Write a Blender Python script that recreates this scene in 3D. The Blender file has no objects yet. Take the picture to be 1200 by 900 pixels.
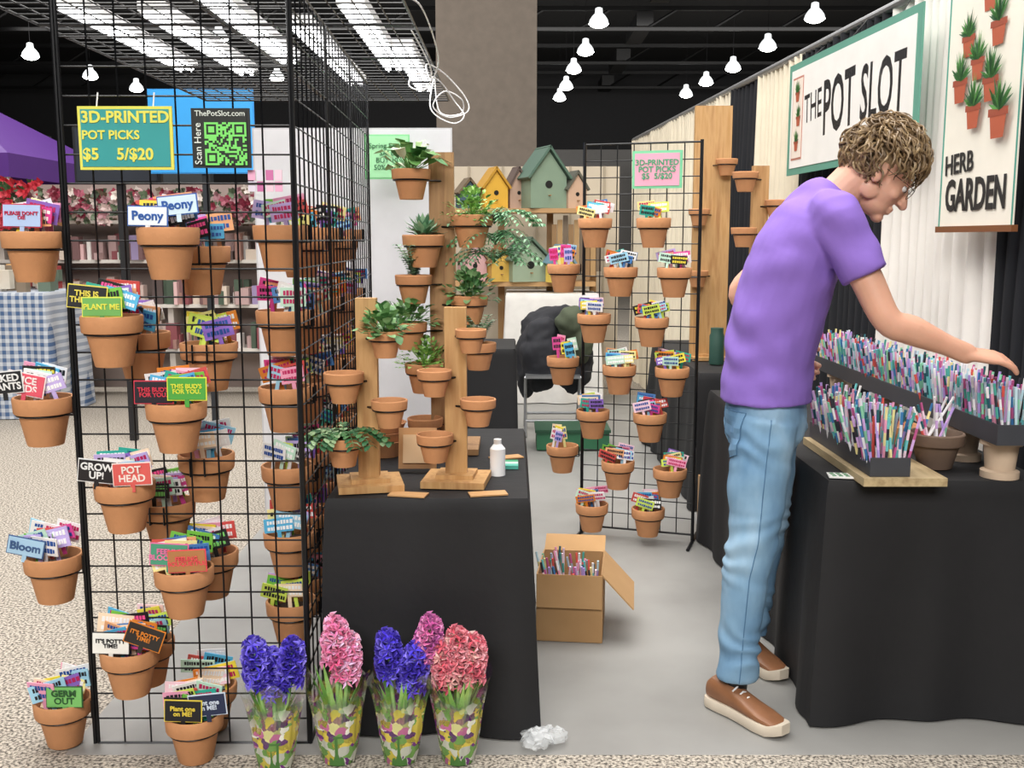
import bpy, math, random
from mathutils import Vector, Matrix, noise
from mathutils.bvhtree import BVHTree
rnd=random.Random(7)
V=Vector
sc=bpy.context.scene
sc.view_settings.view_transform='Standard'
def lin(c):
    return tuple(((x/12.92) if x<=0.04045 else ((x+0.055)/1.055)**2.4) for x in c[:3])
def hx(h): return tuple(int(h[i:i+2],16)/255 for i in (0,2,4))
# ---------------- materials ----------------
def mat(name,col,rough=.6,metal=0,var=.12,scale=8,bump=0,bscale=60,emit=0,alpha=1,sub=0,trans=0):
    m=bpy.data.materials.new(name); m.use_nodes=True
    nt=m.node_tree; b=nt.nodes['Principled BSDF']
    tc=nt.nodes.new('ShaderNodeTexCoord')
    if col is None:
        src=nt.nodes.new('ShaderNodeVertexColor'); src.layer_name='Col'; out=src.outputs['Color']
    else:
        src=nt.nodes.new('ShaderNodeRGB'); src.outputs[0].default_value=(*lin(col),1); out=src.outputs[0]
    n=nt.nodes.new('ShaderNodeTexNoise'); n.inputs['Scale'].default_value=scale; n.inputs['Detail'].default_value=4
    nt.links.new(tc.outputs['Object'],n.inputs['Vector'])
    mr=nt.nodes.new('ShaderNodeMapRange'); mr.inputs[3].default_value=1-var*1.6; mr.inputs[4].default_value=1+var*1.6
    nt.links.new(n.outputs[0],mr.inputs[0])
    mx=nt.nodes.new('ShaderNodeVectorMath'); mx.operation='SCALE'
    nt.links.new(out,mx.inputs[0]); nt.links.new(mr.outputs[0],mx.inputs['Scale'])
    nt.links.new(mx.outputs[0],b.inputs['Base Color'])
    b.inputs['Roughness'].default_value=rough; b.inputs['Metallic'].default_value=metal
    if emit:
        nt.links.new(mx.outputs[0],b.inputs['Emission Color']); b.inputs['Emission Strength'].default_value=emit
    if alpha<1: b.inputs['Alpha'].default_value=alpha
    if trans: b.inputs['Transmission Weight'].default_value=trans
    if sub: b.inputs['Subsurface Weight'].default_value=sub; b.inputs['Subsurface Scale'].default_value=.02
    if bump:
        n2=nt.nodes.new('ShaderNodeTexNoise'); n2.inputs['Scale'].default_value=bscale; n2.inputs['Detail'].default_value=6
        nt.links.new(tc.outputs['Object'],n2.inputs['Vector'])
        bp=nt.nodes.new('ShaderNodeBump'); bp.inputs['Strength'].default_value=bump; bp.inputs['Distance'].default_value=.01
        nt.links.new(n2.outputs[0],bp.inputs['Height']); nt.links.new(bp.outputs[0],b.inputs['Normal'])
    return m
def ramp_mat(name,cols,scale,rough=.8,stretch=(1,1,1),kind='noise',bump=0,detail=6):
    m=mat(name,cols[0][1],rough); nt=m.node_tree; b=nt.nodes['Principled BSDF']
    tc=nt.nodes.new('ShaderNodeTexCoord'); mp=nt.nodes.new('ShaderNodeMapping'); mp.inputs['Scale'].default_value=stretch
    nt.links.new(tc.outputs['Object'],mp.inputs[0])
    if kind=='noise':
        n=nt.nodes.new('ShaderNodeTexNoise'); n.inputs['Detail'].default_value=detail; o=n.outputs[0]
    else:
        n=nt.nodes.new('ShaderNodeTexVoronoi'); o=n.outputs['Color']
    n.inputs['Scale'].default_value=scale
    nt.links.new(mp.outputs[0],n.inputs['Vector'])
    r=nt.nodes.new('ShaderNodeValToRGB'); el=r.color_ramp.elements
    while len(el)>1: el.remove(el[-1])
    el[0].position=cols[0][0]; el[0].color=(*lin(cols[0][1]),1)
    for p,c in cols[1:]:
        e=el.new(p); e.color=(*lin(c),1)
    nt.links.new(o,r.inputs[0]); nt.links.new(r.outputs[0],b.inputs['Base Color'])
    if bump:
        bp=nt.nodes.new('ShaderNodeBump'); bp.inputs['Strength'].default_value=bump; bp.inputs['Distance'].default_value=.004
        nt.links.new(o,bp.inputs['Height']); nt.links.new(bp.outputs[0],b.inputs['Normal'])
    return m
M_terra=mat('terracotta',hx('c98f62'),.85,var=.10,scale=14,bump=.15,bscale=90)
M_soil=mat('potting_soil',hx('3a2a20'),1,var=.4,scale=80)
M_col=mat('painted_plastic',None,.55,var=.05)
M_wire=mat('black_wire',hx('16171a'),.35,.3,var=.1)
M_wood=ramp_mat('pine_wood',[(.3,hx('a87a4a')),(.5,hx('c49a66')),(.7,hx('b58852'))],6,.6,(6,6,.6),bump=.1)
M_woodd=ramp_mat('oak_wood',[(.3,hx('8a6440')),(.5,hx('a98157')),(.7,hx('94704a'))],6,.6,(6,6,.6),bump=.1)
M_slab=ramp_mat('slab_wood',[(.3,hx('a08a66')),(.6,hx('c2ad86'))],6,.5,(8,1,8),bump=.1)
M_black=mat('black_tablecloth',hx('17171a'),.75,var=.2,scale=3,bump=.25,bscale=12)
M_conc=ramp_mat('concrete_floor',[(.25,hx('82817e')),(.5,hx('949390')),(.75,hx('a1a09d'))],1.6,.45,bump=.02,detail=9)
M_carpet=ramp_mat('speckled_carpet',[(.36,hx('4c4742')),(.46,hx('8b8379')),(.54,hx('b5ac9f')),(.66,hx('cdc4b6'))],105,.95,bump=.3,detail=3)
M_skin=mat('skin',hx('d9a58c'),.5,var=.06,scale=20,sub=.12,bump=.03,bscale=150)
M_shirt=mat('purple_cotton',hx('8768c0'),.85,var=.07,scale=6,bump=.12,bscale=25)
M_jean=ramp_mat('denim',[(.3,hx('5c84a8')),(.5,hx('7da2c0')),(.72,hx('a6c4da'))],6,.85,(1,1,.5),bump=.2)
M_jeand=mat('denim_seam',hx('4f7699'),.85)
M_hair=ramp_mat('brown_hair',[(.3,hx('4e3c2a')),(.5,hx('7d6546')),(.75,hx('ab9470'))],40,.5)
M_leather=mat('brown_leather',hx('8f6142'),.45,var=.2,scale=18)
M_sole=mat('cream_rubber',hx('d8cbb8'),.6)
M_dark=mat('dark_plastic',hx('15151a'),.5)
M_glassf=mat('tortoise_frame',hx('3a281c'),.3)
M_leaf=mat('leaf',None,.5,var=.2,scale=30)
M_card=ramp_mat('cardboard',[(.3,hx('a98256')),(.7,hx('bd9669'))],3,.9)
M_cream=mat('cream_drape',hx('e6dcc6'),.85,var=.06,bump=.1,bscale=20)
M_white=mat('white_drape',hx('f0ece6'),.85,var=.04)
M_navy=mat('black_drape',hx('17191f'),.9,var=.25,scale=4)
M_led=mat('led_tube',(1,1,1),.5,emit=9,var=0)
M_bay=mat('highbay_glow',(1,1,.97),.5,emit=18,var=0)
M_bays=mat('highbay_shade',hx('e8ecec'),.5,emit=1.4,var=0)
M_whitep=mat('white_plastic',hx('eeeeee'),.4,var=.03)
M_metal=mat('grey_metal',hx('a5a7aa'),.35,.8)
# ---------------- mesh builder ----------------
class MB:
    def __init__(s): s.v=[];s.f=[];s.c=[];s.m=[]
    def add(s,vs,fs,col=(.8,.8,.8),mi=0,M=None):
        o=len(s.v)
        for p in vs:
            p=V(p); s.v.append(M@p if M else p)
        for f in fs:
            s.f.append([o+i for i in f]); s.c.append(lin(col)); s.m.append(mi)
    def box(s,c,size,col=(.8,.8,.8),mi=0,M=None,R=None):
        x,y,z=[k/2 for k in size]; c=V(c)
        vs=[V((a*x,b*y,d*z)) for d in(-1,1) for b in(-1,1) for a in(-1,1)]
        if R: vs=[R@p for p in vs]
        s.add([c+p for p in vs],[(0,2,3,1),(4,5,7,6),(0,1,5,4),(2,6,7,3),(0,4,6,2),(1,3,7,5)],col,mi,M)
    def lathe(s,prof,n=24,col=(.8,.8,.8),mi=0,M=None,c=(0,0,0)):
        vs=[];fs=[];c=V(c)
        for r,z in prof:
            for i in range(n):
                a=2*math.pi*i/n; vs.append(c+V((r*math.cos(a),r*math.sin(a),z)))
        for j in range(len(prof)-1):
            for i in range(n):
                k=(i+1)%n; fs.append((j*n+i,j*n+k,(j+1)*n+k,(j+1)*n+i))
        s.add(vs,fs,col,mi,M)
    def tube(s,pts,rad,n=8,col=(.8,.8,.8),mi=0,ref=None,cap=True,M=None,round_=False):
        pts=[V(p) for p in pts]
        if not isinstance(rad,(list,tuple)): rad=[rad]*len(pts)
        rad=[(r,r) if not isinstance(r,(tuple,list)) else r for r in rad]
        if round_:
            def endring(p,q,r):
                d=(p-q).normalized(); o=[]
                for k in (1,2,3):
                    a=k*math.pi/8*1.15
                    rr=min(r); o.append((p+d*rr*math.sin(a),(r[0]*math.cos(a),r[1]*math.cos(a))))
                return o
            A=endring(pts[0],pts[1],rad[0]); B=endring(pts[-1],pts[-2],rad[-1])
            L=A[::-1]+list(zip(pts,rad))+B
            pts=[a for a,_ in L]; rad=[b for _,b in L]
        vs=[];fs=[];u=None
        for j,p in enumerate(pts):
            t=(pts[min(j+1,len(pts)-1)]-pts[max(j-1,0)])
            if t.length<1e-9: t=V((0,0,1))
            t.normalize()
            if ref is not None: u=V(ref)
            elif u is None: u=V((1,0,0)) if abs(t.x)<.9 else V((0,1,0))
            u=(u-t*u.dot(t)).normalized(); w=t.cross(u)
            for i in range(n):
                a=2*math.pi*i/n; vs.append(p+u*(rad[j][0]*math.cos(a))+w*(rad[j][1]*math.sin(a)))
        for j in range(len(pts)-1):
            for i in range(n):
                k=(i+1)%n; fs.append((j*n+i,j*n+k,(j+1)*n+k,(j+1)*n+i))
        if cap:
            fs.append(tuple(range(n))[::-1]); fs.append(tuple((len(pts)-1)*n+i for i in range(n)))
        s.add(vs,fs,col,mi,M)
    def rod(s,p,q,r,n=4,col=(.1,.1,.1),mi=0): s.tube([p,q],r,n,col,mi)
    def ell(s,c,rx,ry,rz,R=None,n=20,col=(.8,.8,.8),mi=0,m=12):
        c=V(c);vs=[];fs=[]
        for j in range(1,m):
            b=math.pi*j/m
            for i in range(n):
                a=2*math.pi*i/n
                p=V((rx*math.sin(b)*math.cos(a),ry*math.sin(b)*math.sin(a),rz*math.cos(b)))
                vs.append(c+(R@p if R else p))
        for z in (rz,-rz):
            p=V((0,0,z)); vs.append(c+(R@p if R else p))
        T=len(vs)-2
        for j in range(m-2):
            for i in range(n):
                k=(i+1)%n; fs.append((j*n+i,(j+1)*n+i,(j+1)*n+k,j*n+k))
        for i in range(n):
            k=(i+1)%n; fs.append((T,i,k)); fs.append((T+1,(m-2)*n+k,(m-2)*n+i))
        s.add(vs,fs,col,mi)
    def obj(s,name,mats,loc=(0,0,0),smooth=True,parent=None,rotz=0,angle=35):
        me=bpy.data.meshes.new(name); me.from_pydata([tuple(p) for p in s.v],[],s.f)
        for m in mats: me.materials.append(m)
        me.polygons.foreach_set('material_index',s.m)
        ca=me.color_attributes.new('Col','FLOAT_COLOR','CORNER')
        arr=[]
        for f,c in zip(s.f,s.c): arr+= [c[0],c[1],c[2],1]*len(f)
        ca.data.foreach_set('color',arr)
        me.polygons.foreach_set('use_smooth',[smooth]*len(s.f))
        if smooth:
            try: me.set_sharp_from_angle(angle=math.radians(angle))
            except Exception: pass
        me.update()
        o=bpy.data.objects.new(name,me); sc.collection.objects.link(o)
        o.location=loc; o.rotation_euler[2]=rotz
        if parent: par(o,parent)
        return o
def par(o,p):
    o.parent=p; o.matrix_parent_inverse=(Matrix.Translation(p.location)@Matrix.Rotation(p.rotation_euler[2],4,'Z')).inverted()
def empty(name,loc):
    e=bpy.data.objects.new(name,None); e.location=loc; e.empty_display_size=.1; sc.collection.objects.link(e); return e
def text(body,size,M,m,parent=None,ext=.001,off=.0,align='CENTER',name='lettering',sx=1,spacing=.85):
    cu=bpy.data.curves.new(name,'FONT'); cu.body=body; cu.size=size; cu.extrude=ext; cu.offset=off; cu.align_x=align; cu.align_y='CENTER'; cu.space_line=spacing
    cu.resolution_u=3
    o=bpy.data.objects.new(name,cu); sc.collection.objects.link(o)
    bpy.context.view_layer.update()
    me=bpy.data.meshes.new_from_object(o.evaluated_get(bpy.context.evaluated_depsgraph_get()))
    bpy.data.objects.remove(o)
    me.transform(M@Matrix.Diagonal((sx,1,1,1))); me.materials.clear(); me.materials.append(m)
    n=bpy.data.objects.new(name,me); sc.collection.objects.link(n)
    if parent: par(n,parent)
    return n
def facing(loc,yaw=0,roll=0,pitch=0):
    return Matrix.Translation(loc)@Matrix.Rotation(yaw,4,'Z')@Matrix.Rotation(math.pi/2-pitch,4,'X')@Matrix.Rotation(roll,4,'Z')
_cm={}
def cmat(h):
    if h not in _cm: _cm[h]=mat('paint_'+h,hx(h),.5,var=.04)
    return _cm[h]
# ---------------- room ----------------
def room():
    b=MB()
    X=[-26,-1.27,9,26];Y=[-9,2.73,9.5,46]
    for i in range(3):
        for j in range(3):
            mi=1 if (i==1 and j==1) else 0
            b.add([(X[i],Y[j],0),(X[i+1],Y[j],0),(X[i+1],Y[j+1],0),(X[i],Y[j+1],0)],[(0,1,2,3)],mi=mi)
    b.obj('floor',[M_carpet,M_conc],smooth=False)
    mw=mat('hall_wall',hx('2c2c2e'),.9); mc=mat('black_ceiling',hx('08080a'),.95)
    def wall(n,c,s,m): q=MB(); q.box(c,s); q.obj(n,[m],smooth=False)
    wall('wall_back',(0,46.1,4.5),(52.4,.2,9),mw)
    wall('wall_left',(-26.1,18.5,4.5),(.2,55,9),mw)
    wall('wall_right',(26.1,18.5,4.5),(.2,55,9),mw)
    wall('wall_front',(0,-9.1,4.5),(52.4,.2,9),mw)
    wall('ceiling',(0,18.5,9.1),(52.4,55.2,.2),mc)
    q=MB()
    for y in range(26,45,6):
        q.box((0,y,8.3),(50,.12,.12),(.02,.02,.025)); q.box((0,y,7.7),(50,.1,.1),(.02,.02,.025))
        for x in range(-24,25,2): q.rod((x,y,7.7),(x+1,y,8.3),.04,4,(.02,.02,.025))
        for x in (-6,4,12): q.box((x,y+1.5,8.0),(.5,3,.4),(.03,.03,.035))
    q.obj('roof_truss',[M_col],smooth=False)
    q=MB(); q.box((-.36,15.5,4.5),(1.42,1.2,8.98)); q.obj('concrete_pillar',[mat('pillar_paint',hx('80766c'),.9)],smooth=False)
    q=MB(); q.box((4.0,44.5,2.6),(9,.3,5.2),hx('6a6866')); q.box((9.5,40,2.5),(4.5,.3,5.0),hx('c4b4a0')); q.box((6.3,41,2.5),(2,.3,4.9),hx('9a948c'))
    q.obj('partition_panels',[M_col],smooth=False)
    q=MB(); q.box((-14,30,2.2),(1.2,1,4.4),hx('55585a')); q.box((-11,33,2.2),(3,.4,4.4),hx('3f4346')); q.obj('storage_cabinet',[M_col],smooth=False)
room()
def lamp(x,y,z):
    b=MB(); b.lathe([(.05,.40),(.09,.38),(.10,.26),(.17,.19),(.23,.10),(.255,0)],20,mi=0); b.lathe([(.25,.01),(.20,-.05),(.1,-.09),(0,-.10)],20,mi=1)
    b.rod((0,0,.4),(0,0,8.98-z),.004,6,mi=2)
    b.obj('high_bay_light',[M_bays,M_bay,M_dark],(x,y,z))
for (x,y) in [(7.5,26.4),(7.3,30.3),(7.1,34),(6.8,37),(6.6,40),(2.2,27),(2.15,31),(2.0,34.3),(1.95,38),(1.85,41),(-14.4,31.7),(-14.2,35.6),(-13.7,38.5),(-8,29),(-8,36)]:
    lamp(x,y,6.85)
# ---------------- gridwall ----------------
def gridpanel(b,O,U,W,w,h,cell=.0762,r=.0026,fr=.005):
    O=V(O);U=V(U).normalized();W=V(W).normalized()
    nu=round(w/cell); nv=round(h/cell)
    for i in range(nu+1):
        rr=fr if i in(0,nu) else r
        b.rod(O+U*(w*i/nu),O+U*(w*i/nu)+W*h,rr,4 if rr==r else 6)
    for j in range(nv+1):
        rr=fr if j in(0,nv) else r
        b.rod(O+W*(h*j/nv),O+W*(h*j/nv)+U*w,rr,4 if rr==r else 6)
b=MB()
FY=2.80
gridpanel(b,(-1.20,FY,.0),(1,0,0),(0,0,1),.61,2.13)
for x in (-1.21,-.585): b.rod((x,FY,0),(x,FY,2.14),.006,8)
gridpanel(b,(-.585,FY+.01,.0),(-.03,1,0),(0,0,1),.61,2.13)
gridpanel(b,(-.603,FY+.63,.0),(-.03,1,0),(0,0,1),.61,2.13)
gridpanel(b,(-.622,FY+1.25,.0),(-.03,1,0),(0,0,1),.61,2.13)
for y in (2.25,2.87,3.49,4.11,4.73):
    gridpanel(b,(-.93,y,2.145),(1,0,0),(0,1,0),.61,.61)
    gridpanel(b,(-1.55,y,2.145),(1,0,0),(0,1,0),.61,.61)
b.obj('gridwall_display',[M_wire],smooth=False)
b=MB()
for x,y0,y1 in [(-.50,3.3,4.5),(-.42,4.0,5.1),(-.9,3.1,4.3),(-1.15,3.4,4.6),(-.72,3.6,4.9),(-1.38,3.3,4.5)]:
    b.box((x,(y0+y1)/2,2.185),(.09,y1-y0,.03),mi=1); 
    for dx in (-.022,.022): b.tube([(x+dx,y0+.02,2.162),(x+dx,y1-.02,2.162)],.011,8,mi=0)
b.obj('led_shop_light',[M_led,M_whitep])
b=MB()
def wig(pts,r=.0028):
    P=[V(p) for p in pts]; o=[]
    for i in range(len(P)-1):
        p0,p1,p2,p3=P[max(i-1,0)],P[i],P[i+1],P[min(i+2,len(P)-1)]
        for s in range(8):
            t=s/8; o.append(.5*((2*p1)+(p2-p0)*t+(2*p0-5*p1+4*p2-p3)*t*t+(3*p1-p0-3*p2+p3)*t**3))
    o.append(P[-1]); b.tube(o,r,6)
wig([(-.33,3.1,2.15),(-.28,3.3,2.16),(-.25,3.6,2.06),(-.30,3.9,2.03),(-.33,4.1,2.12),(-.28,4.4,2.13),(-.2,4.5,2.05),(-.19,4.5,1.99),(-.27,4.45,1.96),(-.33,4.4,2.0),(-.28,4.4,2.06),(-.21,4.45,2.03),(-.22,4.5,1.98),(-.31,4.5,1.99),(-.33,4.5,2.14)])
wig([(-.34,3.6,2.15),(-.29,3.8,2.05),(-.33,4.0,2.01),(-.40,4.1,2.04),(-.38,4.2,2.1),(-.30,4.3,2.09),(-.24,4.4,2.02),(-.20,4.4,1.96),(-.25,4.4,1.93),(-.34,4.4,1.99),(-.33,4.5,2.14)])
b.obj('white_power_cable',[M_whitep])
# ---------------- pots & picks ----------------
PAL=[hx(c) for c in ['e04a9a','f2a6c4','58b8e6','a5d8f0','f4e04a','ffd9e6','7cc94c','d8ee62','16161a','f4f0f0','f0f0f0','e88a2c','d6504a','2fae9c','8f6ac8','c9b6ee','f6b27e','4a82c2','fff3a6','c8ecd8','ffe6c8']]
def potgeo(b,R=.078,H=.135,c=(0,0,0)):
    b.lathe([(0,-H),(.6*R,-H),(.62*R,-H+.003),(.84*R,-.36*H),(.86*R,-.335*H),(.98*R,-.33*H),(1.0*R,-.30*H),(1.03*R,-.03*H),(1.0*R,0),(.93*R,0),(.91*R,-.03*H),(.84*R,-.3*H)],28,mi=0,c=c)
    b.lathe([(.85*R,-.22*H),(.4*R,-.2*H),(0,-.19*H)],16,mi=1,c=c)
def ring(b,R,H,dx,dy,mi=2):
    pts=[(math.cos(a)*R*.9,math.sin(a)*R*.9,-.36*H) for a in [k*math.pi/12 for k in range(25)]]
    b.tube(pts,.0028,6,mi=mi)
    l=math.hypot(dx,dy)
    if l>.001: 
        ux,uy=dx/l,dy/l
        for s in(-1,1):
            b.rod((ux*R*.85-uy*s*.02,uy*R*.85+ux*s*.02,-.36*H),(dx-uy*s*.02,dy+ux*s*.02,-.36*H),.0028,4,mi=mi)
            b.rod((dx-uy*s*.02,dy+ux*s*.02,-.36*H),(dx-uy*s*.02,dy+ux*s*.02,-.36*H+.05),.0028,4,mi=mi)
def plate(b,c,w,h,col,yaw,roll,pitch,fg=None,stake=True,sl=.04):
    R=(Matrix.Rotation(yaw,3,'Z')@Matrix.Rotation(-pitch,3,'X')@Matrix.Rotation(roll,3,'Y'))
    c=V(c)
    b.box(c,(w,.003,h),col,3,R=R)
    if stake: b.box(c+R@V((0,.001,-h*.5-sl/2)),(.012,.0025,sl),col,3,R=R)
    if fg:
        for row in (-.22,.22):
            x=-w*.4
            while x<w*.38:
                l=rnd.uniform(.006,.012)
                b.box(c+R@V((x+l/2,-.0022,row*h)),(l*.75,.0012,h*.24*rnd.uniform(.8,1.2)),fg,3,R=R); x+=l
def picks(b,n,yaw=0,R=.078,w=.09,h=.05,front=None):
    fx,fy=math.sin(yaw),-math.cos(yaw)
    rx,ry=math.cos(yaw),math.sin(yaw)
    for i in range(n):
        t=i/max(1,n-1)
        d=R*.55*(2*t-1)
        off=rnd.uniform(-.55,.55)*R
        z=h*.5+.004+rnd.uniform(0,.018)+.022*(1-t)
        col=rnd.choice(PAL); lum=sum(col)/3
        fg=(rnd.choice([hx('f4e04a'),hx('ff5aa5'),hx('ffffff'),hx('7ad06a')]) if lum<.3 else rnd.choice([hx('1a1a20'),hx('c02060'),hx('ffffff'),hx('2050a0')]))
        plate(b,(rx*off+fx*d,ry*off+fy*d,z),w*rnd.uniform(.8,1.12),h*rnd.uniform(.8,1.15),col,yaw+rnd.uniform(-.25,.25),rnd.uniform(-.3,.3),rnd.uniform(-.15,.1),fg)
def pot(loc,hang=None,n=7,yaw=0,R=.078,H=.135,front=None,w=.09,h=.05,name='terracotta_pot'):
    b=MB(); potgeo(b,R,H)
    if hang: ring(b,R,H,*hang)
    if n: picks(b,n,yaw,R,w,h)
    o=b.obj(name,[M_terra,M_soil,M_wire,M_col],loc)
    if front:
        for k,(txt,bg,fg,ox,oz,rl) in enumerate(front):
            q=MB()
            L=max(len(s) for s in txt.split('\n')); nl=txt.count('\n')+1
            ww,hh=.098,.056 if nl>1 else .046
            c=V((ox,-R*.70-.008*k,oz+.006))
            plate(q,c,ww,hh,hx(bg),0,rl,.06,sl=.02)
            q.box(c+V((0,.002,0)),(ww+.006,.002,hh+.006),hx(fg),3,R=Matrix.Rotation(-.06,3,'X')@Matrix.Rotation(rl,3,'Y'))
            qo=q.obj('pick_sign',[M_terra,M_soil,M_wire,M_col],loc,parent=None); par(qo,o)
            sz=min(.038 if nl==1 else .027,ww*.93/(L*.56))
            text(txt,sz,facing(V(loc)+c+V((0,-.003,0)),0,-rl,-.06),cmat(fg),o,off=sz*.025)
    return o
FR=[(-.90,1.48,[('Peony','cfe6f4','2a5aa8',.045,.050,-.1),('Peony','e8f2fa','2a5aa8',-.03,.022,.02)]),
(-1.06,1.25,[("THIS IS\nTHE BEST",'1b1b1f','f0e060',-.04,.045,.1),("PLANT ME",'6fae5a','e8e85a',.0,.02,.0)]),
(-.90,1.02,[("THIS BUD'S\nFOR YOU.",'1c1220','d83a50',-.04,.026,.0),("THIS BUD'S\nFOR YOU.",'4aa03c','e6e84a',.05,.036,.0)]),
(-1.05,.80,[("GROW\nUP!",'1a1416','f0f0f0',-.05,.034,.1),("POT\nHEAD",'d65a54','f6e8e0',.045,.028,-.05)]),
(-.90,.56,[("FEELIN'\nBLOOMING",'4a9a7a','f07ab0',-.02,.045,.05),("FEELING\nBOUQUETFUL",'b07848','e8505a',.03,.030,-.05)]),
(-1.06,.33,[("IT'S POTTY\nTIME!",'f2f2ec','1a1a1e',-.03,.026,.03),("IT'S POTTY\nTIME!",'2a2420','e88a2c',.065,.048,.35)]),
(-.89,.11,[("Plant one\non ME!",'1f2a4a','d8e4f4',.055,.042,-.1),("Plant one\non ME!",'15151a','e8d04a',-.01,.028,.03)])]
for x,z,fr in FR: pot((x,FY-.09,max(z,.137)),(0,.088),11,0,front=fr)
FL=[(1.47,[("PLEASE DON'T\nDIE",'b0c8ee','c02a50',.0,.035,.02)]),(1.02,[("NICE\nBUDS",'e0566a','fff0f0',-.02,.035,.2),("NAKED\nPLANTS",'16161a','eeeeee',-.075,.04,-.1)]),(.57,[("Bloom",'a9cde8','3a5a8a',-.05,.03,.2)]),(.14,[("GERM\nOUT",'7ac06a','2a5a30',.03,.022,.0)])]
for z,fr in FL: pot((-1.295,FY-.005,z),(.09,0),11,0,front=fr)
for x,z in [(-.87,1.43),(-1.05,1.19),(-.86,1.16),(-.88,.84),(-1.0,.70),(-.88,.55),(-1.08,.28),(-.90,.14)]:
    pot((x,FY+.09,max(z,.14)),(0,-.088),9,rnd.uniform(-.2,.2))
for j,y in enumerate((3.06,3.40,3.76,4.12,4.45)):
    for z in (1.49,1.24,1.01,.77,.56,.34):
        xx=-.585-.03*(y-2.8)-.092
        pot((xx,y,z+(j%2)*-.03),(.088,0),8,rnd.uniform(-.6,.1),w=.10 if j else .09)
g0=V((.345,4.95,0)); gU=V((.52,-.17,0)).normalized(); gN=V((gU.y,-gU.x,0))
b=MB(); gridpanel(b,g0+V((0,0,.04)),gU,(0,0,1),.55,1.85,cell=.0762)
for k in (0,.55):
    p=g0+gU*k; b.rod(p,p+V((0,0,1.9)),.008,8); b.rod(p-gN*.15+V((0,0,.008)),p+gN*.15+V((0,0,.008)),.008,6)
b.obj('gridwall_stand',[M_wire],smooth=False)
yw=math.atan2(gU.y,gU.x)
for u,z in [(.075,1.545),(.35,1.545),(.2,1.32),(.45,1.32),(.075,1.10),(.35,1.09),(.2,.86),(.45,.86),(.075,.64),(.35,.64),(.2,.40),(.45,.38),(.075,.18),(.35,.18)]:
    p=g0+gU*u+gN*.09; pot((p.x,p.y,z),(-gN.x*.088,-gN.y*.088),9,yw,w=.085,h=.042)
for z in (1.33,.88,.44):
    p=g0-gU*.10; pot((p.x,p.y,z),(gU.x*.09,gU.y*.09),7,yw,w=.045,h=.06)
# ---------------- signs ----------------
def sign(name,c,w,h,bg,border,yaw=0,bd=.008):
    b=MB(); R=Matrix.Rotation(yaw,3,'Z')
    b.box(c,(w,.006,h),hx(border),R=R); b.box(V(c)+R@V((0,-.004,0)),(w-2*bd,.003,h-2*bd),hx(bg),R=R)
    return b.obj(name,[M_col],smooth=False)
SY=FY-.015
s=sign('price_sign',(-1.025,SY,1.715),.25,.165,'2e9a9a','e6e05a')
text("3D-PRINTED",.042,facing((-1.14,SY-.007,1.768)),cmat('e6e05a'),s,off=.0012,align='LEFT')
text("POT PICKS",.032,facing((-1.14,SY-.007,1.722)),cmat('e6e05a'),s,off=.0008,align='LEFT')
text("$5    5/$20",.042,facing((-1.14,SY-.007,1.672)),cmat('e6e05a'),s,off=.0012,align='LEFT')
for x in (-1.10,-.95):
    b=MB(); b.rod((x,SY,1.79),(x,FY,1.835),.002,5); o=b.obj('hook',[M_whitep]); par(o,s)
s=sign('qr_code_sign',(-.772,SY,1.715),.155,.155,'141a16','0e120f')
text("ThePotSlot.com",.0205,facing((-.772,SY-.007,1.778)),cmat('e8f0e8'),s)
text("Scan Here",.026,facing((-.832,SY-.007,1.70),0,math.pi/2),cmat('e8f0e8'),s)
b=MB(); q0=V((-.812,SY-.007,1.647)); cs=.0053
for i in range(21):
    for j in range(21):
        f=None
        for (a,c) in ((0,0),(0,14),(14,14)):
            if a<=i<a+7 and c<=j<c+7:
                d=max(abs(i-a-3),abs(j-c-3)); f=1 if d in(3,1,0) else 0
        if f is None: f=rnd.random()<.5
        if f: b.box(q0+V((i*cs,0,j*cs)),(cs,.001,cs),hx('7be06a'))
o=b.obj('qr_pattern',[M_col],smooth=False); par(o,s)
b=MB()
for i in range(4):
    for j in range(2): b.box((-.70+i*.024,SY+.02,1.62-j*.03),(.02,.003,.027),hx(['f0b0d0','e8e0f0','d070a8','f4d0e0'][(i+j)%4]))
b.obj('pink_tags',[M_col],smooth=False)
s=sign('price_sign',(.665,4.78,1.765),.23,.17,'f0a8c0','7ad0a0',yw,.012)
p=V((.665,4.78,1.765))+gN*.007
text("3D-PRINTED\nPOT PICKS\n$5  5/$20",.036,facing(p,yw),cmat('3aa070'),s,off=.0008)
s=sign('sale_sign',(-.60,5.02,1.84),.22,.21,'a8e8b0','8ad898')
text("Spring Fever\nSALE\nBUY 10\n50% OFF",.034,facing((-.60,5.012,1.84)),cmat('1a6a3a'),s,spacing=1)
s=sign('white_display_board',(-.8,5.25,1.0),1.0,2.0,'dcdce0','c8c8cc')
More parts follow.
